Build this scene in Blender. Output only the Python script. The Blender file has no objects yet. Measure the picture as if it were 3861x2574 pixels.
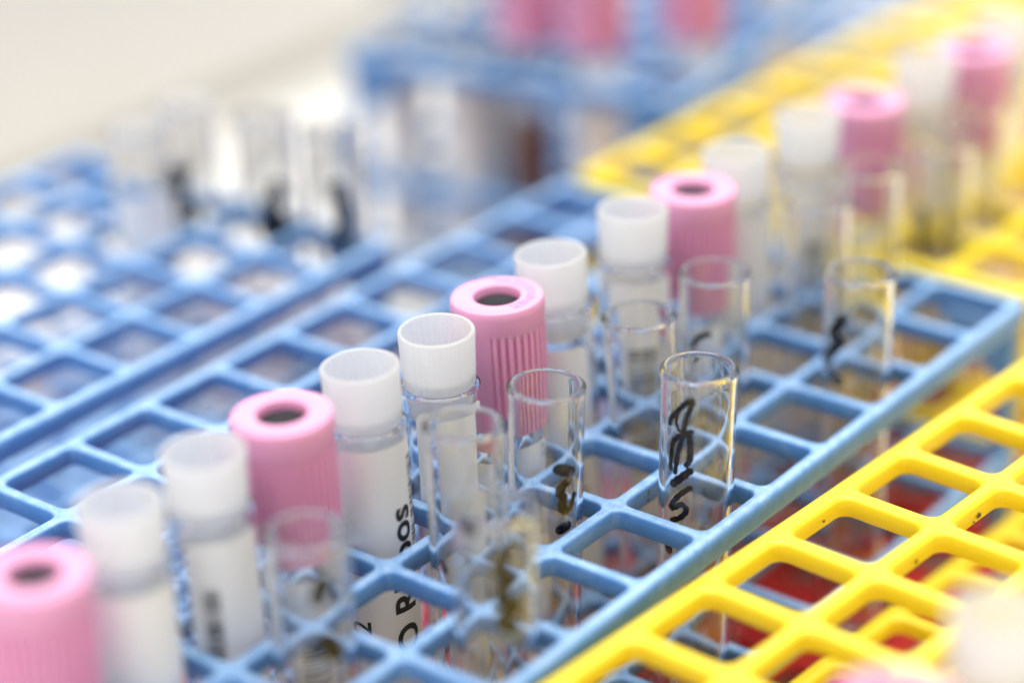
import bpy, bmesh, math, random
from mathutils import Vector, Matrix

# ------------------------------------------------------------------ scale
# all coordinates below are in rack pitches (one cell = 17.5 mm); one Blender unit = 1 cm
P = 1.75
sc = bpy.context.scene
sc.unit_settings.system = 'METRIC'
sc.unit_settings.scale_length = 0.01
COL = sc.collection
rnd = random.Random(7)
PI = math.pi

# ------------------------------------------------------------------ camera
CAM_C = (-14.7614, -10.2758, 10.9584)
CAM_R = ((0.608276, -0.7933, -0.025986), (-0.357713, -0.244762, -0.901184), (0.708549, 0.557464, -0.432656))
cd = bpy.data.cameras.new('camera')
cam = bpy.data.objects.new('camera', cd)
COL.objects.link(cam)
r, dn, fw = [Vector(v).normalized() for v in CAM_R]
M = Matrix((r, -dn, -fw)).transposed().to_4x4()
M.translation = Vector(CAM_C) * P
cam.matrix_world = M
cd.sensor_width = 36.0
cd.lens = 36.0 * 9203.18 / 3861.0
cd.clip_start = 0.5
cd.clip_end = 2000.0
cd.dof.use_dof = True
cd.dof.focus_distance = 22.1 * P
APERTURE = 1.18 * P                      # diameter of the entrance pupil
cd.dof.aperture_fstop = cd.lens * 1e-3 / APERTURE
sc.camera = cam

# ------------------------------------------------------------------ light
w = bpy.data.worlds.new("World")
sc.world = w
w.use_nodes = True
bg = w.node_tree.nodes['Background']
bg.inputs[0].default_value = (1.0, 0.985, 0.97, 1)
bg.inputs[1].default_value = 0.66

def area(name, loc, target, sx, sy, power, col):
    l = bpy.data.lights.new(name, 'AREA')
    l.shape = 'RECTANGLE'; l.size = sx; l.size_y = sy; l.energy = power; l.color = col
    o = bpy.data.objects.new(name, l); COL.objects.link(o)
    o.location = loc
    o.rotation_euler = (Vector(target) - Vector(loc)).to_track_quat('-Z', 'Y').to_euler()
    return o
area('ceiling_lamp', (10, 15, 180), (8, 8, 0), 260, 170, 690000, (1.0, 0.985, 0.95))
area('window_light', (200, 150, 118), (5, 5, 2), 230, 130, 150000, (0.97, 0.985, 1.0))

sc.view_settings.view_transform = 'Standard'
sc.view_settings.look = 'None'
sc.view_settings.exposure = 0.0
sc.view_settings.gamma = 1.0
sc.render.engine = 'CYCLES'
cy = sc.cycles
cy.use_denoising = True
try:
    cy.denoiser = 'OPENIMAGEDENOISE'
except Exception:
    pass
cy.max_bounces = 20; cy.transmission_bounces = 16; cy.glossy_bounces = 8; cy.diffuse_bounces = 8
cy.transparent_max_bounces = 12
cy.blur_glossy = 0.5
cy.sample_clamp_indirect = 20.0
cy.caustics_reflective = False
cy.caustics_refractive = True

# ------------------------------------------------------------------ materials
def mat(name):
    m = bpy.data.materials.new(name); m.use_nodes = True
    nt = m.node_tree
    return m, nt, nt.nodes['Principled BSDF']

def setp(b, **k):
    for n, v in k.items():
        n = n.replace('_', ' ')
        b.inputs[n].default_value = (*v, 1) if isinstance(v, tuple) and len(v) == 3 and n not in ('Subsurface Radius',) else v

def noise(nt, scale, detail=4, rough=.6, coord='Object'):
    tc = nt.nodes.new('ShaderNodeTexCoord'); n = nt.nodes.new('ShaderNodeTexNoise')
    n.inputs['Scale'].default_value = scale; n.inputs['Detail'].default_value = detail; n.inputs['Roughness'].default_value = rough
    nt.links.new(tc.outputs[coord], n.inputs['Vector'])
    return n

def ramp(nt, src, p0, p1, c0=(0, 0, 0), c1=(1, 1, 1)):
    r_ = nt.nodes.new('ShaderNodeValToRGB')
    r_.color_ramp.elements[0].position = p0; r_.color_ramp.elements[1].position = p1
    r_.color_ramp.elements[0].color = (*c0, 1); r_.color_ramp.elements[1].color = (*c1, 1)
    nt.links.new(src, r_.inputs[0])
    return r_

def mixc(nt, fac, a, b):
    m = nt.nodes.new('ShaderNodeMix'); m.data_type = 'RGBA'
    if hasattr(fac, 'links'): nt.links.new(fac, m.inputs[0])
    else: m.inputs[0].default_value = fac
    for s, v in ((6, a), (7, b)):
        if hasattr(v, 'links'): nt.links.new(v, m.inputs[s])
        else: m.inputs[s].default_value = (*v, 1)
    return m.outputs[2]

def math_(nt, op, a, b):
    m = nt.nodes.new('ShaderNodeMath'); m.operation = op
    for i, v in enumerate((a, b)):
        if hasattr(v, 'links'): nt.links.new(v, m.inputs[i])
        else: m.inputs[i].default_value = v
    return m.outputs[0]

def bump(nt, b, src, strength, dist):
    n = nt.nodes.new('ShaderNodeBump'); n.inputs['Strength'].default_value = strength; n.inputs['Distance'].default_value = dist
    nt.links.new(src, n.inputs['Height']); nt.links.new(n.outputs[0], b.inputs['Normal'])

# blue polypropylene, scuffed chalky on its handled edges
m, nt, b = mat('blue_plastic')
big = ramp(nt, noise(nt, 1.1, 4, .6).outputs[0], .36, .66)
fine = ramp(nt, noise(nt, 5.0, 6, .7).outputs[0], .36, .70)
geo = nt.nodes.new('ShaderNodeNewGeometry')
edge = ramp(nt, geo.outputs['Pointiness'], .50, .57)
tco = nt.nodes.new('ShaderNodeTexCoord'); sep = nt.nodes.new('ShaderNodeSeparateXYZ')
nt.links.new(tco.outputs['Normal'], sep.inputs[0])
top = ramp(nt, sep.outputs['Z'], .45, .95)                 # upper faces paler: chalky rubbing, and overhead sheen painted into the colour
wear_sheen = math_(nt, 'MULTIPLY', math_(nt, 'MULTIPLY', big.outputs[0], fine.outputs[0]), .30)
rub_sheen = math_(nt, 'MULTIPLY', top.outputs[0], math_(nt, 'ADD', math_(nt, 'MULTIPLY', fine.outputs[0], .34), .28))
wear_sheen = math_(nt, 'ADD', wear_sheen, rub_sheen)
wear_sheen = math_(nt, 'MINIMUM', math_(nt, 'ADD', wear_sheen, math_(nt, 'MULTIPLY', edge.outputs[0], .22)), 1.0)
col = mixc(nt, wear_sheen, (0.036, 0.20, 0.565), (0.46, 0.665, 0.88))
grime = ramp(nt, noise(nt, 9.0, 3, .7).outputs[0], .72, .77)
col = mixc(nt, math_(nt, 'MULTIPLY', grime.outputs[0], .35), col, (0.05, 0.06, 0.08))
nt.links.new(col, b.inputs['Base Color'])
nt.links.new(math_(nt, 'ADD', math_(nt, 'MULTIPLY', fine.outputs[0], .15), .36), b.inputs['Roughness'])
setp(b, Subsurface_Weight=.06, Subsurface_Radius=(.15, .2, .3), Specular_IOR_Level=.4)
bump(nt, b, fine.outputs[0], .15, .008)
BLUE = m

m, nt, b = mat('yellow_plastic')
n1 = noise(nt, 2.0, 3)
col = mixc(nt, n1.outputs[0], (0.89, 0.68, 0.016), (0.93, 0.73, 0.028))
spk = ramp(nt, noise(nt, 5.5, 5, .72).outputs[0], .715, .74)
col = mixc(nt, math_(nt, 'MULTIPLY', spk.outputs[0], .75), col, (0.16, 0.09, 0.01))
nt.links.new(col, b.inputs['Base Color'])
setp(b, Roughness=.33, Subsurface_Weight=.15, Subsurface_Radius=(.3, .25, .05), Specular_IOR_Level=.5)
bump(nt, b, noise(nt, 12, 3).outputs[0], .08, .01)
YELLOW = m

m, nt, b = mat('pink_plastic')
n1 = noise(nt, 4.0, 3)
col = mixc(nt, n1.outputs[0], (0.77, 0.335, 0.55), (0.82, 0.375, 0.585))
nt.links.new(col, b.inputs['Base Color'])
setp(b, Roughness=.36, Subsurface_Weight=.12, Subsurface_Radius=(.35, .15, .2), Specular_IOR_Level=.38)
bump(nt, b, noise(nt, 30, 3).outputs[0], .05, .004)
PINK = m

m, nt, b = mat('grey_rubber')
n1 = noise(nt, 10, 4)
nt.links.new(mixc(nt, n1.outputs[0], (0.018, 0.018, 0.022), (0.032, 0.032, 0.038)), b.inputs['Base Color'])
setp(b, Roughness=.65, Specular_IOR_Level=.12)
RUBBER = m

m, nt, b = mat('milky_polyethylene')
n1 = noise(nt, 6, 3)
col = mixc(nt, n1.outputs[0], (0.97, 0.975, 0.985), (0.985, 0.987, 0.99))
nt.links.new(col, b.inputs['Base Color'])
setp(b, Roughness=.38, Specular_IOR_Level=.35)
tl = nt.nodes.new('ShaderNodeBsdfTranslucent'); nt.links.new(col, tl.inputs[0])
gl = nt.nodes.new('ShaderNodeBsdfRefraction'); nt.links.new(col, gl.inputs[0])
gl.inputs['Roughness'].default_value = .32; gl.inputs['IOR'].default_value = 1.2
m1 = nt.nodes.new('ShaderNodeMixShader'); m1.inputs[0].default_value = .50
nt.links.new(b.outputs[0], m1.inputs[1]); nt.links.new(tl.outputs[0], m1.inputs[2])
m2 = nt.nodes.new('ShaderNodeMixShader'); m2.inputs[0].default_value = .40
nt.links.new(m1.outputs[0], m2.inputs[1]); nt.links.new(gl.outputs[0], m2.inputs[2])
nt.links.new(m2.outputs[0], nt.nodes['Material Output'].inputs['Surface'])
bump(nt, b, noise(nt, 25, 2).outputs[0], .05, .004)
MILKY = m

m, nt, b = mat('clear_glass')
n1 = noise(nt, 3.0, 2)
setp(b, Base_Color=(0.925, 0.93, 0.938), Transmission_Weight=1.0, IOR=1.47)
nt.links.new(math_(nt, 'MULTIPLY', n1.outputs[0], .02), b.inputs['Roughness'])
bump(nt, b, noise(nt, 2.2, 2).outputs[0], .03, .01)
GLASS = m

m, nt, b = mat('label_paper')
n1 = noise(nt, 8, 4)
nt.links.new(mixc(nt, n1.outputs[0], (0.90, 0.89, 0.875), (0.93, 0.92, 0.905)), b.inputs['Base Color'])
setp(b, Roughness=.5)
PAPER = m

m, nt, b = mat('printing_ink')
n1 = noise(nt, 30, 3)
nt.links.new(mixc(nt, n1.outputs[0], (0.012, 0.012, 0.014), (0.022, 0.022, 0.024)), b.inputs['Base Color'])
setp(b, Roughness=.6)
INK = m

# felt pen: dense at the middle of a stroke, thinner and brown where the ink ran out
m, nt, b = mat('marker_ink')
n1 = ramp(nt, noise(nt, 5.0, 3).outputs[0], .46, .78)
nt.links.new(mixc(nt, n1.outputs[0], (0.006, 0.006, 0.008), (0.06, 0.038, 0.016)), b.inputs['Base Color'])
setp(b, Roughness=.25)
nt.links.new(math_(nt, 'MULTIPLY', n1.outputs[0], .35), b.inputs['Transmission Weight'])
MARKER = m

m, nt, b = mat('blood')
n1 = noise(nt, 3, 3)
nt.links.new(mixc(nt, n1.outputs[0], (0.22, 0.085, 0.055), (0.30, 0.13, 0.09)), b.inputs['Base Color'])
setp(b, Roughness=.3)
BLOOD = m

m, nt, b = mat('white_laminate')
n1 = noise(nt, .15, 4)
nt.links.new(mixc(nt, n1.outputs[0], (0.75, 0.735, 0.70), (0.79, 0.775, 0.74)), b.inputs['Base Color'])
setp(b, Roughness=.6, Specular_IOR_Level=.25)
bump(nt, b, noise(nt, 20, 3).outputs[0], .05, .01)
LAMINATE = m

m, nt, b = mat('cream_wall_paint')
n1 = noise(nt, .1, 4)
nt.links.new(mixc(nt, n1.outputs[0], (0.79, 0.755, 0.685), (0.84, 0.805, 0.735)), b.inputs['Base Color'])
setp(b, Roughness=.6)
bump(nt, b, noise(nt, 8, 4).outputs[0], .1, .02)
CREAM = m

m, nt, b = mat('crease_shade_beige')  # darker than the wall to paint the shadow in its crease
n1 = noise(nt, .4, 4)
nt.links.new(mixc(nt, n1.outputs[0], (0.52, 0.49, 0.42), (0.58, 0.55, 0.48)), b.inputs['Base Color'])
setp(b, Roughness=.6)
BEIGE = m

m, nt, b = mat('mauve_shade_card')  # dark tone also paints the shade seen through the rack cells
n1 = noise(nt, .5, 5)
nt.links.new(mixc(nt, n1.outputs[0], (0.19, 0.175, 0.225), (0.26, 0.24, 0.29)), b.inputs['Base Color'])
setp(b, Roughness=.55)
MAUVE = m

m, nt, b = mat('red_plastic')
n1 = noise(nt, .8, 4)
nt.links.new(mixc(nt, n1.outputs[0], (0.58, 0.014, 0.018), (0.68, 0.03, 0.02)), b.inputs['Base Color'])
setp(b, Roughness=.4)
RED = m

# ------------------------------------------------------------------ mesh helpers (inputs in pitches)
def mesh(name, verts, faces, material, smooth=35, weld=0.0):
    me = bpy.data.meshes.new(name)
    me.from_pydata([(v[0] * P, v[1] * P, v[2] * P) for v in verts], [], faces)
    bm = bmesh.new(); bm.from_mesh(me)
    if weld: bmesh.ops.remove_doubles(bm, verts=bm.verts, dist=weld)
    bmesh.ops.recalc_face_normals(bm, faces=bm.faces)
    bm.to_mesh(me); bm.free()
    me.materials.append(material)
    me.polygons.foreach_set('use_smooth', [True] * len(me.polygons))
    if smooth < 180: me.set_sharp_from_angle(angle=math.radians(smooth))
    me.update()
    return me

def obj(name, me, parent=None):
    o = bpy.data.objects.new(name, me); COL.objects.link(o)
    if parent is not None: o.parent = parent
    return o

def thing(name, label, cat, loc=(0, 0, 0), group=None):
    o = bpy.data.objects.new(name, None); COL.objects.link(o)
    o.empty_display_size = .3
    o.location = Vector(loc) * P
    o['label'] = label; o['category'] = cat
    if group: o['group'] = group
    return o

def lathe(profile, seg, closed=False, mod=None):
    """profile of (r, z); r=0 closes at the axis. mod(k, i) scales the radius of point i at segment k."""
    V, F, rows = [], [], []
    for i, (r_, z) in enumerate(profile):
        if r_ <= 1e-9:
            rows.append([len(V)] * seg); V.append((0, 0, z))
        else:
            row = []
            for k in range(seg):
                a = 2 * PI * k / seg
                q = r_ * (mod(k, i) if mod else 1)
                row.append(len(V)); V.append((q * math.cos(a), q * math.sin(a), z))
            rows.append(row)
    n = len(profile)
    for i in range(n if closed else n - 1):
        A, B = rows[i], rows[(i + 1) % n]
        for k in range(seg):
            l = (k + 1) % seg
            f = [A[k], A[l], B[l], B[k]]
            g = []
            for x in f:
                if x not in g: g.append(x)
            if len(g) > 2: F.append(g)
    return V, F

def box(x0, x1, y0, y1, z0, z1):
    V = [(x, y, z) for z in (z0, z1) for y in (y0, y1) for x in (x0, x1)]
    F = [(0, 2, 3, 1), (4, 5, 7, 6), (0, 1, 5, 4), (2, 6, 7, 3), (0, 4, 6, 2), (1, 3, 7, 5)]
    return V, F

def join(parts):
    V, F = [], []
    for v, f in parts:
        o = len(V); V += list(v); F += [[i + o for i in q] for q in f]
    return V, F

def bevelled(name, VF, material, width, seg=2):
    me = bpy.data.meshes.new(name)
    me.from_pydata([(v[0] * P, v[1] * P, v[2] * P) for v in VF[0]], [], VF[1])
    bm = bmesh.new(); bm.from_mesh(me)
    bmesh.ops.recalc_face_normals(bm, faces=bm.faces)
    bmesh.ops.bevel(bm, geom=[e for e in bm.edges if e.calc_face_angle(0) > .5], offset=width * P, segments=seg, affect='EDGES', profile=.6)
    bm.to_mesh(me); bm.free()
    me.materials.append(material)
    me.polygons.foreach_set('use_smooth', [True] * len(me.polygons))
    me.set_sharp_from_angle(angle=math.radians(40))
    return me

# ------------------------------------------------------------------ the setting
Z_TABLE = -3.70
Z_BASE = -3.05                          # where the tubes stand in a rack
WALL_Y = 18.3

def structure(name, me):
    o = obj(name, me); o['kind'] = 'structure'
    return o

V, F = box(-60, 110, -70, WALL_Y, Z_TABLE - 1.6, Z_TABLE)
structure('table_top', bevelled('table_top', (V, F), LAMINATE, .05))
V, F = box(-60, 110, WALL_Y + .03, WALL_Y + 4, Z_TABLE - 1.6, 4.5)
structure('wall', mesh('wall', V, F, CREAM))
prof = [(WALL_Y - .16, Z_TABLE + .004), (WALL_Y + .02, Z_TABLE + .004), (WALL_Y + .02, Z_TABLE + .5), (WALL_Y - .03, Z_TABLE + .5)]
for k in range(7):
    a = PI / 2 * k / 6
    prof.append((WALL_Y - .16 + .13 * math.cos(a) if k < 0 else WALL_Y - .03 - .13 * math.sin(a), Z_TABLE + .134 - .13 * math.cos(PI / 2 - a) if k < 0 else Z_TABLE + .004 + .13 * (1 - math.sin(a))))
V = [(x, y, z) for x in (-60, 110) for y, z in prof]
n = len(prof)
F = [list(range(n)), list(range(2 * n - 1, n - 1, -1))] + [(i, (i + 1) % n, n + (i + 1) % n, n + i) for i in range(n)]
structure('crease_shade_skirting', mesh('crease_shade_skirting', V, F, BEIGE))  # strip along the wall crease; its tan-grey stands in for the shadow there

# ------------------------------------------------------------------ racks
def lattice(name, nx, ny, hole, rad, z, h, material, bev=.03):
    """moulded grid nx by ny cells; hole = half width of an opening, rad = its corner radius"""
    k = 6
    hp, sp = [], []                     # hole outline and the matching outline of the unit square
    for q in range(4):
        for i in range(k + 1):
            t = i / k; a = PI / 2 * t
            x = hole - rad + rad * math.cos(a); y = hole - rad + rad * math.sin(a)
            s = (.5, (hole - rad) + (.5 - hole + rad) * min(1, 2 * t)) if t <= .5 else ((hole - rad) + (.5 - hole + rad) * min(1, 2 * (1 - t)), .5)
            for _ in range(q):
                x, y = -y, x; s = (-s[1], s[0])
            hp.append((x, y)); sp.append(s)
    def grow(p, d):
        f = (hole + d) / hole
        return (p[0] * f, p[1] * f)
    rings = [(sp, 0, z), (None, bev, z), (None, bev * .35, z - bev * .3), (None, 0, z - bev), (None, .004, z - h + .02), (None, .022, z - h), (sp, 0, z - h)]
    n = len(hp)
    V, F = [], []
    for ix in range(nx):
        for iy in range(ny):
            o = len(V)
            for pts, d, zz in rings:
                for i in range(n):
                    p = pts[i] if pts else grow(hp[i], d)
                    V.append((ix + .5 + p[0], iy + .5 + p[1], zz))
            for a in range(len(rings) - 1):
                for i in range(n):
                    j = (i + 1) % n
                    F.append((o + a * n + i, o + a * n + j, o + (a + 1) * n + j, o + (a + 1) * n + i))
    return mesh(name, V, F, material, 50, weld=1e-3)

def rim(name, nx, ny, z, h, d, material):
    """rail that runs round the lattice"""
    prof = [(0, z), (d * .45, z), (d * .8, z - .018), (d * .97, z - .055), (d, z - .10), (d * .96, z - h + .05), (d * .8, z - h), (0, z - h)]
    path = []
    for cx, cy_, a0 in ((nx, 0, -90), (nx, ny, 0), (0, ny, 90), (0, 0, 180)):
        for i in range(7):
            a = math.radians(a0 + 15 * i)
            path.append((cx, cy_, math.cos(a), math.sin(a)))
    # split the long sides so that scuffs and shading follow them
    V, F = [], []
    for x, y, u, v in path:
        for q, zz in prof: V.append((x + u * q, y + v * q, zz))
    m_, n = len(path), len(prof)
    for i in range(m_):
        j = (i + 1) % m_
        for a in range(n):
            c = (a + 1) % n
            F.append((i * n + a, j * n + a, j * n + c, i * n + c))
    return mesh(name, V, F, material, 50, weld=1e-4)

def legs(x, y, sx, sy, material):
    """corner post with its two triangular webs"""
    t = .11
    parts = [box(min(x, x + sx * .16), max(x, x + sx * .16), min(y, y + sy * .16), max(y, y + sy * .16), Z_TABLE, -.245)]
    me = bevelled('corner_leg', join(parts), material, .03)
    webs = []
    for ax in (1,):
        L, H = (.85, .7)
        a = [(.155, -.247), (.155 + L, -.247), (.155, -.247 - H)]
        q = []
        for off in (.025, .025 + t):
            for u, zz in a:
                q.append((x + sx * u, y + sy * off, zz) if ax == 0 else (x + sx * off, y + sy * u, zz))
        webs.append((q, [(0, 1, 2), (3, 5, 4), (0, 3, 4, 1), (1, 4, 5, 2), (2, 5, 3, 0)]))
    wm = mesh('corner_web', *join(webs), material)
    return me, wm

def make_rack(label, material, nx, ny, loc, rot, bar, group, scale=1.0, rad=.10, bev=.03, rail=.085, base=.335, lift=.002, base_mat=None):
    t = thing('tube_rack', label, 'tube rack', loc, group)
    t.rotation_euler = (0, 0, rot); t.scale = (scale, scale, 1)
    hole = .5 - bar / 2
    obj('top_grid', lattice('top_grid', nx, ny, hole, rad, 0, .21, material, bev), t)
    obj('rim_rail', rim('rim_rail', nx, ny, lift, .25, rail, material), t)
    obj('middle_grid', lattice('middle_grid', nx, ny, hole, rad, -1.80, .18, material, bev), t)
    obj('middle_rail', rim('middle_rail', nx, ny, -1.798, .20, rail, material), t)
    obj('base_grid', lattice('base_grid', nx, ny, base, .14, Z_BASE - .02, .16, base_mat or material, bev), t)
    obj('base_rail', rim('base_rail', nx, ny, Z_BASE - .018, .20, rail, base_mat or material), t)
    for x, sx in ((-.03, 1), (nx + .03, -1)):
        for y, sy in ((-.03, 1), (ny + .03, -1)):
            lm, wm = legs(x, y, sx, sy, material)
            l = obj('corner_leg', lm, t)
            obj('corner_web', wm, l)
    return t

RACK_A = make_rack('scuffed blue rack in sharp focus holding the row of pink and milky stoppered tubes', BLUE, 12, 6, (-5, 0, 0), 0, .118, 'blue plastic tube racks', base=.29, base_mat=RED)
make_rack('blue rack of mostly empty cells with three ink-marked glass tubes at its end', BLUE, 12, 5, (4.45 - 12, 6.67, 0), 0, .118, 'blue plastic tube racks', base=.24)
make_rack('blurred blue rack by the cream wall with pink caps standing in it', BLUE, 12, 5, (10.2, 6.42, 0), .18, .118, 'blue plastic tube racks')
RACK_D = make_rack('clean yellow rack of empty cells in sharp focus beside the blue rail', YELLOW, 12, 6, (1.02 - 5 * 1.026, -6.62 + .31, 0), -.062, .165, 'yellow plastic tube racks', 1.026, .11, .04, .11, lift=.004)
make_rack('blurred yellow rack end to end with the blue one, holding two pink caps', YELLOW, 12, 6, (7.29, .06, .0), -.03, .165, 'yellow plastic tube racks', .985, .11, .04, .11, lift=.004, base=.29, base_mat=RED)

def stain(parent, x, y, z, w_, h_, seed):
    """a dried ink spot on the face of a bar that looks towards -y"""
    q = random.Random(seed); V = [(x, y, z)]
    for i in range(14):
        a = 2 * PI * i / 14; f = q.uniform(.6, 1.15)
        V.append((x + w_ * f * math.cos(a), y, z + h_ * f * math.sin(a)))
    obj('ink_stain', mesh('ink_stain', V, [(0, i + 1, (i + 1) % 14 + 1) for i in range(14)], MARKER, 180), parent)
MARK_Y = .059 + .0035
stain(RACK_A, 6.47, 1 - MARK_Y, -.07, .018, .035, 1)
stain(RACK_A, 6.46, 1 - MARK_Y, -.15, .015, .02, 2)
stain(RACK_D, 6.54, 5 - .0875 - .0035, -.13, .05, .028, 3)
stain(RACK_D, 6.47, 5 - .0875 - .0035, -.165, .02, .02, 4)
stain(RACK_D, 5.53, 5 - .0875 - .0035, -.13, .022, .022, 5)
stain(RACK_D, 5.60, 6 - .0875 - .0035, -.12, .02, .014, 6)

# folder on the table, extended and darkened to paint shade under the racks
def rounded_slab(x1, y1, r_, z0, z1, inset):
    pts = []
    for cx, cy_, a0 in ((x1 - r_, r_, -90), (x1 - r_, y1 - r_, 0), (r_, y1 - r_, 90), (r_, r_, 180)):
        for i in range(6):
            a = math.radians(a0 + 18 * i); pts.append((cx, cy_, math.cos(a), math.sin(a)))
    V, F = [], []; n = len(pts)
    for dr, zz in ((r_, z0), (r_, z1 - .03), (r_ - .03, z1), (r_ - inset, z1), (r_ - inset - .03, z1 - .05)):
        V += [(x + u * dr, y + v * dr, zz) for x, y, u, v in pts]
    for a in range(4):
        F += [(a * n + i, a * n + (i + 1) % n, (a + 1) * n + (i + 1) % n, (a + 1) * n + i) for i in range(n)]
    F += [list(range(4 * n, 5 * n)), list(range(n - 1, -1, -1))]
    return V, F
t = thing('shade_folder', 'flat mauve grey folder on the table, enlarged and darkened as painted shade under racks', 'folder', (2.6, 5.6, Z_TABLE + .004))
obj('cover', mesh('cover', *rounded_slab(6.1, 8.2, .2, 0, .07, .02), MAUVE), t)

# ------------------------------------------------------------------ tube kinds
R_T = .343                              # 12 mm tube
def tube_profile(r_, L, wall, lip=.008):
    out = []
    for i in range(9):
        a = PI / 2 * i / 8
        out.append((r_ * math.sin(a), r_ - r_ * math.cos(a)))
    ri = r_ - wall
    prof = out + [(r_, .8), (r_, 1.8), (r_, 2.8), (r_, L - .12), (r_ + lip * .7, L - .06), (r_ + lip, L - .025)]
    for i in range(5):
        a = PI * i / 4
        prof.append((r_ - wall / 2 + (wall / 2 + lip * .4) * math.cos(a) * .96, L - .022 + .024 * math.sin(a)))
    prof += [(ri, L - .06), (ri, 2.8), (ri, 1.8), (ri, .8)]
    for i in range(8, -1, -1):
        a = PI / 2 * i / 8
        prof.append((ri * math.sin(a), r_ - ri * math.cos(a)))
    return prof
TUBE_LEN = 4.29
ME_TUBE = mesh('glass_tube', *lathe(tube_profile(R_T, TUBE_LEN, .058, .014), 64), GLASS, 60)
ME_VIAL = mesh('glass_vial', *lathe(tube_profile(R_T + .012, 4.27, .052, .018), 64), GLASS, 60)
ME_BLOODTUBE = mesh('blood_tube', *lathe(tube_profile(.365, 4.2, .05, 0), 64), GLASS, 60)

# milky push-in stopper: hollow cup with ribs inside and out, and a plug below
def stopper():
    rib_o = lambda k: 1.0 + (.007 if k % 4 < 2 else -.006)
    rib_i = lambda k: 1.0 + (.010 if k % 6 < 3 else -.010)
    prof = [(0, -.30), (.24, -.30), (.278, -.27), (.282, .0), (.318, .004), (.330, .02), (.336, .10), (.345, .40), (.352, .52), (.352, .535), (.343, .548), (.328, .55), (.315, .54), (.304, .49), (.297, .30), (.290, .10), (.24, .07), (0, .06)]
    def md(k, i):
        if 6 <= i <= 8: return rib_o(k)
        if 12 <= i <= 15: return rib_i(k)
        return 1.0
    return lathe(prof, 192, mod=md)
ME_STOP = mesh('stopper', *stopper(), MILKY, 28)

# pink safety cap: smooth flange above, ribbed skirt below, hole that shows the rubber
def pinkcap():
    prof = [(.372, 0), (.405, .0), (.413, .02), (.417, .30), (.424, .78), (.430, .86), (.438, .90), (.441, .93), (.445, 1.02), (.443, 1.075), (.430, 1.10), (.405, 1.11), (.33, 1.113), (.25, 1.11), (.228, 1.10), (.218, 1.08), (.216, 1.0), (.216, .93), (.0, .92)]
    seg = 288
    def md(k, i):
        if 2 <= i <= 4:
            a = (k * 360 / seg) % 360
            if 120 < a < 208: return .985                     # the plain window of the skirt
            return 1.0 + (.036 if k % 8 < 5 else -.055)
        return 1.0
    V, F = lathe(prof, seg, mod=md)
    return V, F
ME_PCAP = mesh('cap_shell', *pinkcap(), PINK, 30)
ME_RUB = mesh('rubber_plug', *lathe([(.214, .94), (.214, 1.0), (.205, 1.02), (.17, 1.04), (.10, 1.058), (.04, 1.064), (0, 1.065)], 48), RUBBER, 60)
ME_BLOOD = mesh('blood', *lathe([(0, .055), (.2, .10), (.305, .36), (.308, 1.2), (.308, 2.35), (.29, 2.34), (0, 2.33)], 40), BLOOD, 60)

def text_points(s, bold=0.0):
    cu = bpy.data.curves.new('t', 'FONT'); cu.body = s; cu.size = 1.0; cu.offset = bold; cu.resolution_u = 4
    o = bpy.data.objects.new('t', cu); COL.objects.link(o)
    dg = bpy.context.evaluated_depsgraph_get(); dg.update()
    me = bpy.data.meshes.new_from_object(o.evaluated_get(dg))
    bm = bmesh.new(); bm.from_mesh(me)
    bmesh.ops.triangulate(bm, faces=bm.faces)
    bmesh.ops.subdivide_edges(bm, edges=[e for e in bm.edges if e.calc_length() > .25], cuts=2)
    bmesh.ops.triangulate(bm, faces=bm.faces)
    bm.verts.ensure_lookup_table()
    V = [(v.co.x, v.co.y) for v in bm.verts]; F = [[v.index for v in f.verts] for f in bm.faces]
    bm.free(); bpy.data.meshes.remove(me); bpy.data.objects.remove(o); bpy.data.curves.remove(cu)
    return V, F

def words_of(s, bold=0.0):
    """a line of print as separate words: [(verts, faces)...]"""
    V, F = text_points(s, bold)
    par = list(range(len(V)))
    def find(i):
        while par[i] != i: par[i] = par[par[i]]; i = par[i]
        return i
    for f in F:
        for i in f[1:]: par[find(i)] = find(f[0])
    isl = {}
    for i in range(len(V)): isl.setdefault(find(i), []).append(i)
    parts = sorted(isl.values(), key=lambda q: min(V[i][0] for i in q))
    groups, right = [], None
    for q in parts:
        lo, hi = min(V[i][0] for i in q), max(V[i][0] for i in q)
        if right is None or lo - right > .14: groups.append(set()); right = hi
        groups[-1].update(q); right = max(right, hi)
    out = []
    for g in groups:
        idx = sorted(g); m_ = {o: n for n, o in enumerate(idx)}
        out.append(([V[i] for i in idx], [[m_[i] for i in f] for f in F if f[0] in g]))
    return out

def ring_text(s, r_, size, a0, z, lift):
    """letters raised on a cap's ring, running clockwise with their tops outward"""
    V2, F2 = text_points(s)
    V, F = [], []
    n = len(V2)
    for lz in (z - .004, z + lift):
        for x, y in V2:
            a = a0 - x * size * 1.35 / r_
            V.append(((r_ - .05 + y * size) * math.cos(a), (r_ - .05 + y * size) * math.sin(a), lz))
    F = [[i + n for i in f] for f in F2]
    cnt = {}
    for f in F2:
        for i in range(len(f)):
            e = (f[i], f[(i + 1) % len(f)]); cnt[tuple(sorted(e))] = cnt.get(tuple(sorted(e)), []) + [e]
    for e in cnt.values():
        if len(e) == 1:
            i, j = e[0]; F.append([i, j, j + n, i + n])
    return V, F
ME_EMBOSS = mesh('raised_lettering', *ring_text('VACUTAINER', .335, .115, .75, 1.112, .007), PINK, 40)

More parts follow.
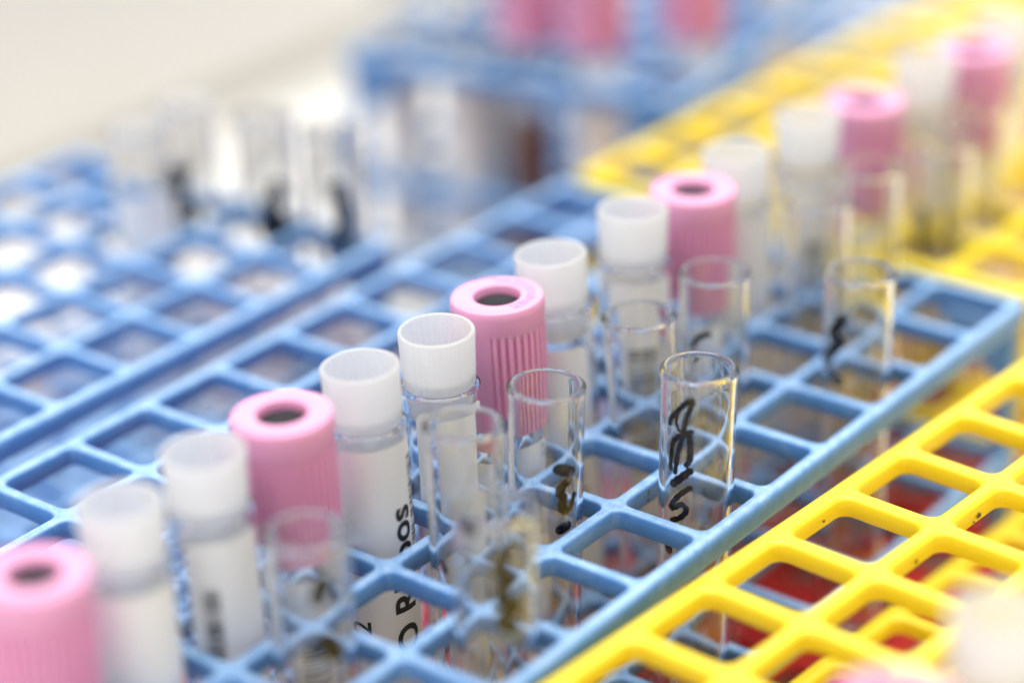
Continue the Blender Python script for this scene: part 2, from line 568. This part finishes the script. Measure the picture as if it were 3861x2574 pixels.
def wrap_label(a0, a1, z0, z1, r_, c=.12, n=28):
    V, F = [], []
    W = (a1 - a0) * r_
    for i in range(n + 1):
        t = i / n
        # finer columns near the ends for the rounded corners
        t = .5 - .5 * math.cos(PI * t)
        d = min(t, 1 - t) * W
        cut = c - math.sqrt(max(0, c * c - (c - d) ** 2)) if d < c else 0
        a = a0 + (a1 - a0) * t
        for k in range(5):
            zz = (z0 + cut) + (z1 - z0 - 2 * cut) * k / 4
            V.append((r_ * math.cos(a), r_ * math.sin(a), zz))
    for i in range(n):
        for k in range(4):
            o = i * 5 + k; F.append((o, o + 5, o + 6, o + 1))
    return V, F

def upright_text(parent, s, a_base, z0, size, r_, bold=.0, xs=1.0):
    """print that reads up the tube: along +z, letter tops towards falling angle"""
    for V2, F2 in words_of(s, bold):
        V = [(r_ * math.cos(a_base - y * size / r_), r_ * math.sin(a_base - y * size / r_), z0 + x * size * xs) for x, y in V2]
        obj('printed_word', mesh('printed_word', V, F2, INK, 180), parent)

def barcode(a0, a1, z0, z1, r_, seed):
    q = random.Random(seed); V, F = [], []
    z = z0
    while z < z1:
        h = q.choice((.010, .010, .02, .03)); g = q.choice((.012, .014, .022, .03))
        o = len(V)
        for i in range(9):
            a = a0 + (a1 - a0) * i / 8
            V += [(r_ * math.cos(a), r_ * math.sin(a), z), (r_ * math.cos(a), r_ * math.sin(a), z + h)]
        F += [(o + 2 * i, o + 2 * i + 2, o + 2 * i + 3, o + 2 * i + 1) for i in range(8)]
        z += h + g
    return V, F

def pen(strokes, r_):
    """felt-pen strokes [(width, [(angle, z)...])] as thin ribbons on a tube of radius r_"""
    V, F = [], []
    for si, (wd, pts) in enumerate(strokes):
        q = [(a if a >= 0 else a + 2 * PI, z) for a, z in pts]
        q = [(a * r_, z) for a, z in q]
        if len(q) == 2: q = [q[0], ((q[0][0] + q[1][0]) / 2, (q[0][1] + q[1][1]) / 2), q[1]]
        s = []
        for i in range(len(q) - 1):
            p0, p1, p2, p3 = q[max(i - 1, 0)], q[i], q[i + 1], q[min(i + 2, len(q) - 1)]
            for k in range(6):
                t = k / 6
                s.append(tuple(.5 * (2 * p1[c] + (p2[c] - p0[c]) * t + (2 * p0[c] - 5 * p1[c] + 4 * p2[c] - p3[c]) * t * t + (3 * p1[c] - p0[c] - 3 * p2[c] + p3[c]) * t ** 3) for c in (0, 1)))
        s.append(q[-1])
        rr = r_ + .0006 * si
        add = lambda x, z: V.append((rr * math.cos(x / r_), rr * math.sin(x / r_), z))
        L, R = [], []
        n = len(s)
        for i in range(n):
            dx = s[min(i + 1, n - 1)][0] - s[max(i - 1, 0)][0]; dz = s[min(i + 1, n - 1)][1] - s[max(i - 1, 0)][1]
            l = math.hypot(dx, dz) or 1
            hw = wd / 2 * (1 + .12 * math.sin(i * 1.7 + si))
            L.append(len(V)); add(s[i][0] - dz / l * hw, s[i][1] + dx / l * hw)
            R.append(len(V)); add(s[i][0] + dz / l * hw, s[i][1] - dx / l * hw)
        F += [(L[i], R[i], R[i + 1], L[i + 1]) for i in range(n - 1)]
        for e, sg in ((0, -1), (n - 1, 1)):
            dx = s[min(e + 1, n - 1)][0] - s[max(e - 1, 0)][0]; dz = s[min(e + 1, n - 1)][1] - s[max(e - 1, 0)][1]
            l = math.hypot(dx, dz) or 1; ang = math.atan2(dz * sg, dx * sg)
            fan = []
            for i in range(9):
                a = ang - PI / 2 + PI * i / 8
                fan.append(len(V)); add(s[e][0] + wd / 2 * math.cos(a), s[e][1] + wd / 2 * math.sin(a))
            F.append(fan)
    return V, F

def stand(name, label, group, base, top):
    """an Empty at the foot of a tube, its z axis up the tube"""
    b = Vector(base); ax = (Vector(top) - b).normalized()
    t = thing(name, label, 'tube', base, group)
    X = Vector((1, 0, 0)); X = (X - ax * X.dot(ax)).normalized(); Y = ax.cross(X)
    t.rotation_euler = Matrix((X, Y, ax)).transposed().to_euler()
    return t

def turned(o, a):
    o.rotation_euler = (0, 0, a); return o

LABELS = {}
def label_mesh(a0, a1, z0, z1, r_):
    k = (a0, a1, z0, z1, r_)
    if k not in LABELS: LABELS[k] = mesh('paper_label', *wrap_label(*k), PAPER, 60)
    return LABELS[k]

def open_tube(label, base, top, group, strokes=None, lab=None):
    t = stand('glass_tube', label, group, base, top)
    obj('glass_body', ME_TUBE, t)
    if lab: obj('paper_label', label_mesh(*lab, R_T + .006), t)
    for n_, st in enumerate(strokes or ()):
        obj('pen_stroke', mesh('pen_stroke', *pen([(st[0] * 1.5, st[1])], R_T + .003 + .0006 * n_), MARKER, 180), t)
    return t

def stoppered_tube(label, base, top, group, lab=None, bars=None, texts=()):
    t = stand('stoppered_tube', label, group, base, top)
    obj('glass_body', ME_VIAL, t)
    s = obj('stopper', ME_STOP, t); s.location = (0, 0, 4.255 * P)
    s.rotation_euler = (rnd.uniform(-.02, .02), rnd.uniform(-.02, .02), rnd.uniform(0, 6))
    if lab:
        l = obj('paper_label', label_mesh(*lab, R_T + .017), t)
        if bars: obj('barcode', mesh('barcode', *barcode(*bars[:4], R_T + .0195, bars[4]), INK, 180), l)
        for tx in texts: upright_text(l, *tx)
    return t

def capped_tube(label, base, top, group, lab=None, bars=None, spin=0.0, emboss=False, blood=False, texts=()):
    t = stand('capped_tube', label, group, base, top)
    obj('glass_body', ME_BLOODTUBE, t)
    c = obj('pink_cap', ME_PCAP, t); c.location = (0, 0, (4.67 - 1.113) * P); c.rotation_euler = (0, 0, spin)
    obj('rubber_plug', ME_RUB, c)
    if emboss: turned(obj('raised_lettering', ME_EMBOSS, c), -spin)
    if blood: obj('blood', ME_BLOOD, t)
    if lab:
        l = obj('paper_label', label_mesh(*lab, .369), t)
        if bars: obj('barcode', mesh('barcode', *barcode(*bars[:4], .3715, bars[4]), INK, 180), l)
        for tx in texts: upright_text(l, *tx)
    return t

# ------------------------------------------------------------------ tubes of the sharp blue rack
# kind, cell along, cell across, height of the top, lean of the top from the cell's middle
A_TUBES = [
    ('g', 1, 0, 1.325, 0.047, -0.058),
    ('g', 4, 0, 1.155, -0.014, 0.011),
    ('g', -2, 0, 1.305, 0.068, -0.08),
    ('g', 0, 1, 1.28, 0.069, -0.087),
    ('g', 2, 1, 1.195, -0.129, 0.174),
    ('g', 3, 1, 1.27, -0.027, 0.045),
    ('g', -1, 1, 1.33, 0.006, -0.001),
    ('g', -3, 1, 1.225, -0.009, 0.012),
    ('g', 5, 1, 1.33, -0.033, 0.076),
    ('g', 6, 1, 1.355, -0.024, 0.044),
    ('p', -5, 2, 1.485, 0.007, -0.016),
    ('w', -4, 2, 1.64, -0.034, 0.025),
    ('w', -3, 2, 1.66, -0.063, 0.05),
    ('p', -2, 2, 1.58, -0.085, 0.085),
    ('w', -1, 2, 1.61, -0.074, 0.072),
    ('w', 0, 2, 1.565, -0.056, 0.051),
    ('p', 1, 2, 1.525, -0.09, 0.112),
    ('w', 2, 2, 1.59, -0.15, 0.189),
    ('w', 3, 2, 1.7, -0.018, 0.017),
    ('p', 4, 2, 1.585, 0.004, -0.018),
    ('w', 5, 2, 1.66, -0.047, 0.08),
    ('w', 6, 2, 1.755, 0.076, -0.124),
]
STROKES = {
    ('g', 1, 0): [(0.034, [(2.91, 3.925), (2.961, 3.986), (-3.085, 4.096), (-2.898, 4.172), (-2.728, 4.204), (-2.774, 4.127), (-2.868, 4.031), (-2.941, 3.896)]), (0.022, [(-3.084, 4.089), (3.124, 3.975), (-3.071, 3.893), (-2.95, 3.891)]), (0.034, [(-2.731, 3.898), (-2.981, 3.855), (3.08, 3.779), (3.0, 3.685), (2.973, 3.48)]), (0.034, [(-2.946, 3.843), (-3.079, 3.678), (3.127, 3.461)]), (0.04, [(-2.797, 3.868), (-2.758, 3.763), (-2.753, 3.625), (-2.837, 3.562)]), (0.05, [(3.072, 3.337), (-2.995, 3.415), (-2.745, 3.505)]), (0.036, [(-2.733, 3.332), (-2.984, 3.253), (3.076, 3.142), (3.029, 3.084), (-3.086, 3.117), (-2.935, 3.155), (-2.807, 3.101), (-2.947, 3.021), (3.078, 2.964)]), (0.06, [(2.981, 2.645), (2.95, 2.689)])],
    ('g', 0, 1): [(0.075, [(-2.169, 3.658), (-1.808, 3.6)]), (0.06, [(-1.903, 3.514), (-2.131, 3.441), (-2.035, 3.364), (-2.054, 3.265), (-1.94, 3.215)]), (0.04, [(-1.94, 3.215), (-1.794, 3.245), (-1.679, 3.354)]), (0.07, [(-2.091, 3.038), (-1.912, 3.059)])],
    ('g', -2, 0): [(0.07, [(2.924, 4.569), (-3.052, 4.561), (-2.907, 4.476), (3.1, 4.349)]), (0.085, [(-2.283, 4.112), (-2.406, 3.955), (-2.161, 3.844), (-2.389, 3.704), (-2.02, 3.6), (-2.371, 3.487), (-2.077, 3.408)])],
    ('g', -3, 1): [(0.1, [(-2.146, 3.933), (-1.996, 3.999), (-2.215, 3.838)]), (0.1, [(-2.322, 3.375), (-2.062, 3.438), (-1.89, 3.294)])],
    ('g', 4, 0): [(0.075, [(-3.082, 3.814), (2.835, 3.609), (-3.129, 3.574), (2.663, 3.347), (2.786, 3.22), (3.124, 3.141)])],
    ('g', 3, 1): [(0.04, [(3.046, 3.639), (-3.018, 3.753), (-2.723, 3.8)])],
    ('g', -1, 1): [(0.035, [(3.134, 3.169), (-3.105, 3.087)])],
}

GL = 'open glass tubes in the blue rack'
ST = 'milky stoppered tubes in the blue rack'
PK = 'pink capped tubes in the blue rack'
A_LABEL = {
    ('g', 1, 0): 'open glass tube with large black handwritten letters down its side',
    ('g', 4, 0): 'open glass tube with faint grey writing nearest the far end of the blue rail',
    ('g', -2, 0): 'blurred open glass tube with brown zigzag scrawl beside the lower blue rail',
    ('g', 0, 1): 'open glass tube with a short thick ink dash, before the sharpest pink cap',
    ('g', 2, 1): 'unmarked open glass tube through whose mouth a barcode shows',
    ('g', 3, 1): 'open glass tube with one small curved ink mark, pink cap showing through it',
    ('g', -1, 1): 'open glass tube standing before the label with the bold blood group print',
    ('g', -3, 1): 'blurred open glass tube with two ink blots, pink cap edge showing inside its rim',
    ('g', 5, 1): 'blurred unmarked glass tube between a far milky stopper and a writing-marked tube',
    ('g', 6, 1): 'blurred open glass tube in the end cell by the yellow rack, pink behind it',
    ('p', -5, 2): 'large blurred pink capped tube at the near end of the row, closest to the lens',
    ('w', -4, 2): 'blurred milky stoppered tube beside the pink cap closest to the lens',
    ('w', -3, 2): 'blurred milky stoppered tube with its shoulder against the second pink cap',
    ('p', -2, 2): 'second pink capped tube of the row, slightly soft, between two milky stoppers',
    ('w', -1, 2): 'milky stoppered tube with bold black blood group print on its white label',
    ('w', 0, 2): 'sharp milky stoppered tube with clear ribs inside, beside the sharpest pink cap',
    ('p', 1, 2): 'sharpest pink capped tube with raised lettering round the grey rubber hole',
    ('w', 2, 2): 'leaning milky stoppered tube behind the sharpest pink cap',
    ('w', 3, 2): 'upright milky stoppered tube with barcode, overlapping the fourth pink cap',
    ('p', 4, 2): 'fourth pink capped tube of the row, soft, before the yellow corner',
    ('w', 5, 2): 'blurred milky stoppered tube just behind the fourth pink cap',
    ('w', 6, 2): 'blurred milky stoppered tube in the end cell next to the purple-pink cap',
}
LAB = (-3.30, -.84, .55, 3.93)
A_LAB = {('w', -4, 2): (-3.5, -.8, 2.5, 3.9), ('w', -3, 2): (-3.05, -.85, .55, 3.9), ('w', -1, 2): (-3.28, -.83, .55, 4.03), ('w', 0, 2): (-3.15, -1.0, .55, 3.88), ('w', 2, 2): (-3.6, -1.58, .55, 3.96), ('w', 3, 2): (-3.3, -.95, .55, 4.0)}
RI = R_T + .0195
A_BAR = {('w', 3, 2): (-2.9, -1.5, 2.0, 3.55, 3), ('w', 6, 2): (-2.8, -1.6, 2.0, 3.6, 5), ('w', -1, 2): (-1.25, -.86, 2.9, 3.8, 6), ('w', 0, 2): (-1.5, -1.06, 1.6, 2.6, 8), ('w', -3, 2): (-2.7, -2.3, 2.2, 3.6, 9), ('p', -2, 2): (-2.6, -1.5, 1.4, 2.75, 4), ('p', 4, 2): (-2.6, -1.5, 1.4, 2.6, 11)}
A_TEXT = {('w', -1, 2): [('O Rh pos', -1.37, 1.85, .34, RI, .026, 1.14), ('z', -2.70, 1.90, .27, RI, .015), ('2', -2.70, 2.12, .27, RI, .015)],
          ('w', 0, 2): [('1741 29', -1.52, 2.2, .10, RI, .0)],
          ('w', 2, 2): [('A Rh pos', -2.1, 1.6, .25, RI, .01)],
          ('p', 1, 2): [('K2E 3.6', -1.6, 2.2, .12, .3718, .0), ('0 4', -1.2, 3.1, .12, .3718, .0)],
          ('w', -3, 2): [('Rh neg', -2.3, 1.6, .22, RI, .01)]}
for kind, i, j, z, dx, dy in A_TUBES:
    base = (i - .0 + .5 - .10 * dx, j + .5 - .10 * dy, Z_BASE)
    top = (i + .5 + dx, j + .5 + dy, z)
    key = (kind, i, j); lab = A_LABEL[key]
    L = {'g': 4.29, 'w': 4.805, 'p': 4.67}[kind]
    ax = (Vector(top) - Vector(base)).normalized()
    up = L - (Vector(top) - Vector(base)).length            # how much lower its foot is than the base grid
    base = Vector(top) - ax * L         # tubes seat a little deeper or shallower in their cells
    bars = A_BAR.get(key); bars = bars and (bars[0], bars[1], bars[2] + up, bars[3] + up, bars[4])
    texts = [(q[0], q[1], q[2] + up) + q[3:] for q in A_TEXT.get(key, ())]
    if kind == 'g':
        open_tube(lab, base, top, GL, [(wd, [(a_, min(z_ + up, 4.24)) for a_, z_ in pts]) for wd, pts in STROKES.get(key, ())])
    elif kind == 'w':
        l0 = A_LAB.get(key, LAB)
        stoppered_tube(lab, base, top, ST, l0 and (l0[0], l0[1], l0[2], 3.93 if key == ('w', 2, 2) else 4.13), bars, texts)
    else: capped_tube(lab, base, top, PK, (-3.3, -.9, .5, 3.4), bars, 0 if key == ('p', 1, 2) else 4.07 + .12 * i, key == ('p', 1, 2), key in (('p', 4, 2),), texts)

# ------------------------------------------------------------------ tubes of the far yellow rack
def upright(f, label, x, y, ztop, group, dx=0.0, dy=0.0, **k):
    L = {open_tube: 4.29, stoppered_tube: 4.805, capped_tube: 4.67}[f]
    return f(label, (x - dx, y - dy, ztop - L), (x, y, ztop), group, **k)
PY = 'pink capped tubes in the far yellow rack'
upright(capped_tube, 'purple-pink capped tube in the first cell of the far yellow rack', 7.87, 2.43, 1.53, PY, lab=(-3.3, -.9, .5, 3.4))
upright(capped_tube, 'pink capped tube deepest in the far yellow rack, half behind a milky stopper', 10.0, 2.2, 1.58, PY, lab=(-3.3, -.9, .5, 3.4))
SY = 'milky stoppered tubes in the far yellow rack'
upright(stoppered_tube, 'tall blurred milky stoppered tube between the two caps of the far yellow rack', 8.98, 2.3, 1.70, SY, lab=(-3.3, -.84, .55, 3.93))
upright(stoppered_tube, 'blurred milky stoppered tube beyond the deepest pink cap', 11.0, 2.3, 1.62, SY, lab=(-3.3, -.84, .55, 3.93))
upright(open_tube, 'blurred open glass tube before the deepest pink cap of the yellow rack', 9.0, 1.5, 1.28, 'open glass tubes in the far yellow rack')
upright(open_tube, 'blurred glass tube with a thin black pen line, just past the blue rack end', 7.95, 1.45, 1.2, 'open glass tubes in the far yellow rack',
        strokes=[(.09, [(3.0, 3.55), (2.96, 3.35), (3.02, 3.15), (3.2, 2.95)])])

# ------------------------------------------------------------------ tubes of the near yellow rack
upright(stoppered_tube, 'huge blurred milky stoppered tube very close to the lens in the near yellow rack', -1.3, -3.95, 1.82, 'tubes in the near yellow rack', lab=(-3.3, -.84, .55, 3.93))
upright(capped_tube, 'blurred pink capped tube beside the huge milky stopper in the near yellow rack', -2.28, -3.70, 1.5, 'tubes in the near yellow rack', lab=(-3.3, -.9, .5, 3.4))

# ------------------------------------------------------------------ tubes of the blue rack behind
GE = 'glass tubes at the end of the blue rack behind'
SC1 = [(.10, [(3.3, 3.62), (3.6, 3.25), (4.0, 3.05)]), (.10, [(3.9, 3.6), (3.6, 3.4), (3.35, 3.1)]), (.09, [(3.5, 2.95), (4.0, 2.9), (3.7, 2.7)])]
SC2 = [(.15, [(4.20, 3.50), (3.90, 3.25), (4.30, 3.05), (4.00, 2.80)]), (.14, [(3.70, 3.05), (4.00, 2.85)])]
SC3 = [(.13, [(3.90, 3.70), (4.10, 3.35), (4.00, 3.05)])]
upright(open_tube, 'blurred glass tube with a black tangle of ink, beside the white labelled tube', 3.97, 9.2, 1.3, GE, strokes=SC1)
upright(open_tube, 'blurred glass tube with a round black ink blot, middle of the marked three', 4.14, 8.1, 1.33, GE, strokes=SC2)
upright(open_tube, 'blurred glass tube with a thin dark pen stroke, before the bright gap between racks', 4.2, 7.12, 1.35, GE, strokes=SC3)
upright(open_tube, 'blurred clear tube with a wide white label in the blue rack behind', 3.05, 9.05, 1.3, GE, lab=(-3.4, -.7, .55, 3.6))

# ------------------------------------------------------------------ tubes of the blurred blue rack by the wall
gx, gy, th = 10.2, 6.42, .18
def cell(i, j):
    x, y = i + .5, j + .5
    return gx + x * math.cos(th) - y * math.sin(th), gy + x * math.sin(th) + y * math.cos(th)
PG = 'pink capped tubes in the rack by the wall'
for (i, j), lab, bl in (((0, 2), 'blurred pink capped tube over a brown blood column, first in the rack by the wall', True),
                        ((0, 1), 'blurred pink capped tube directly before the blood column one by the wall', False),
                        ((1, 0), 'blurred pink capped tube standing apart, next to the far yellow rack edge', False)):
    x, y = cell(i, j)
    upright(capped_tube, lab, x, y, 1.5, PG, lab=None if bl else (-3.3, -.9, .5, 3.4), blood=bl)
SG = 'white labelled tubes in the rack by the wall'
for (i, j), lab in (((0, 4), 'blurred white labelled tube in the rear corner cell of the rack by the wall'),
                    ((0, 3), 'blurred white labelled tube in the end column of the rack by the wall'),
                    ((1, 3), 'blurred white labelled tube seen under the rack top by the wall, second cell deep'),
                    ((3, 1), 'blurred white labelled tube deep inside the rack by the wall'),
                    ((4, 0), 'blurred milky stoppered tube behind the lone pink cap of the rack by the wall')):
    x, y = cell(i, j)
    upright(open_tube if j > 2 else stoppered_tube, lab, x, y, 1.24 if j > 2 else 1.5, SG, lab=(-3.6, -.6, .3, 2.75 if j > 2 else 3.93))
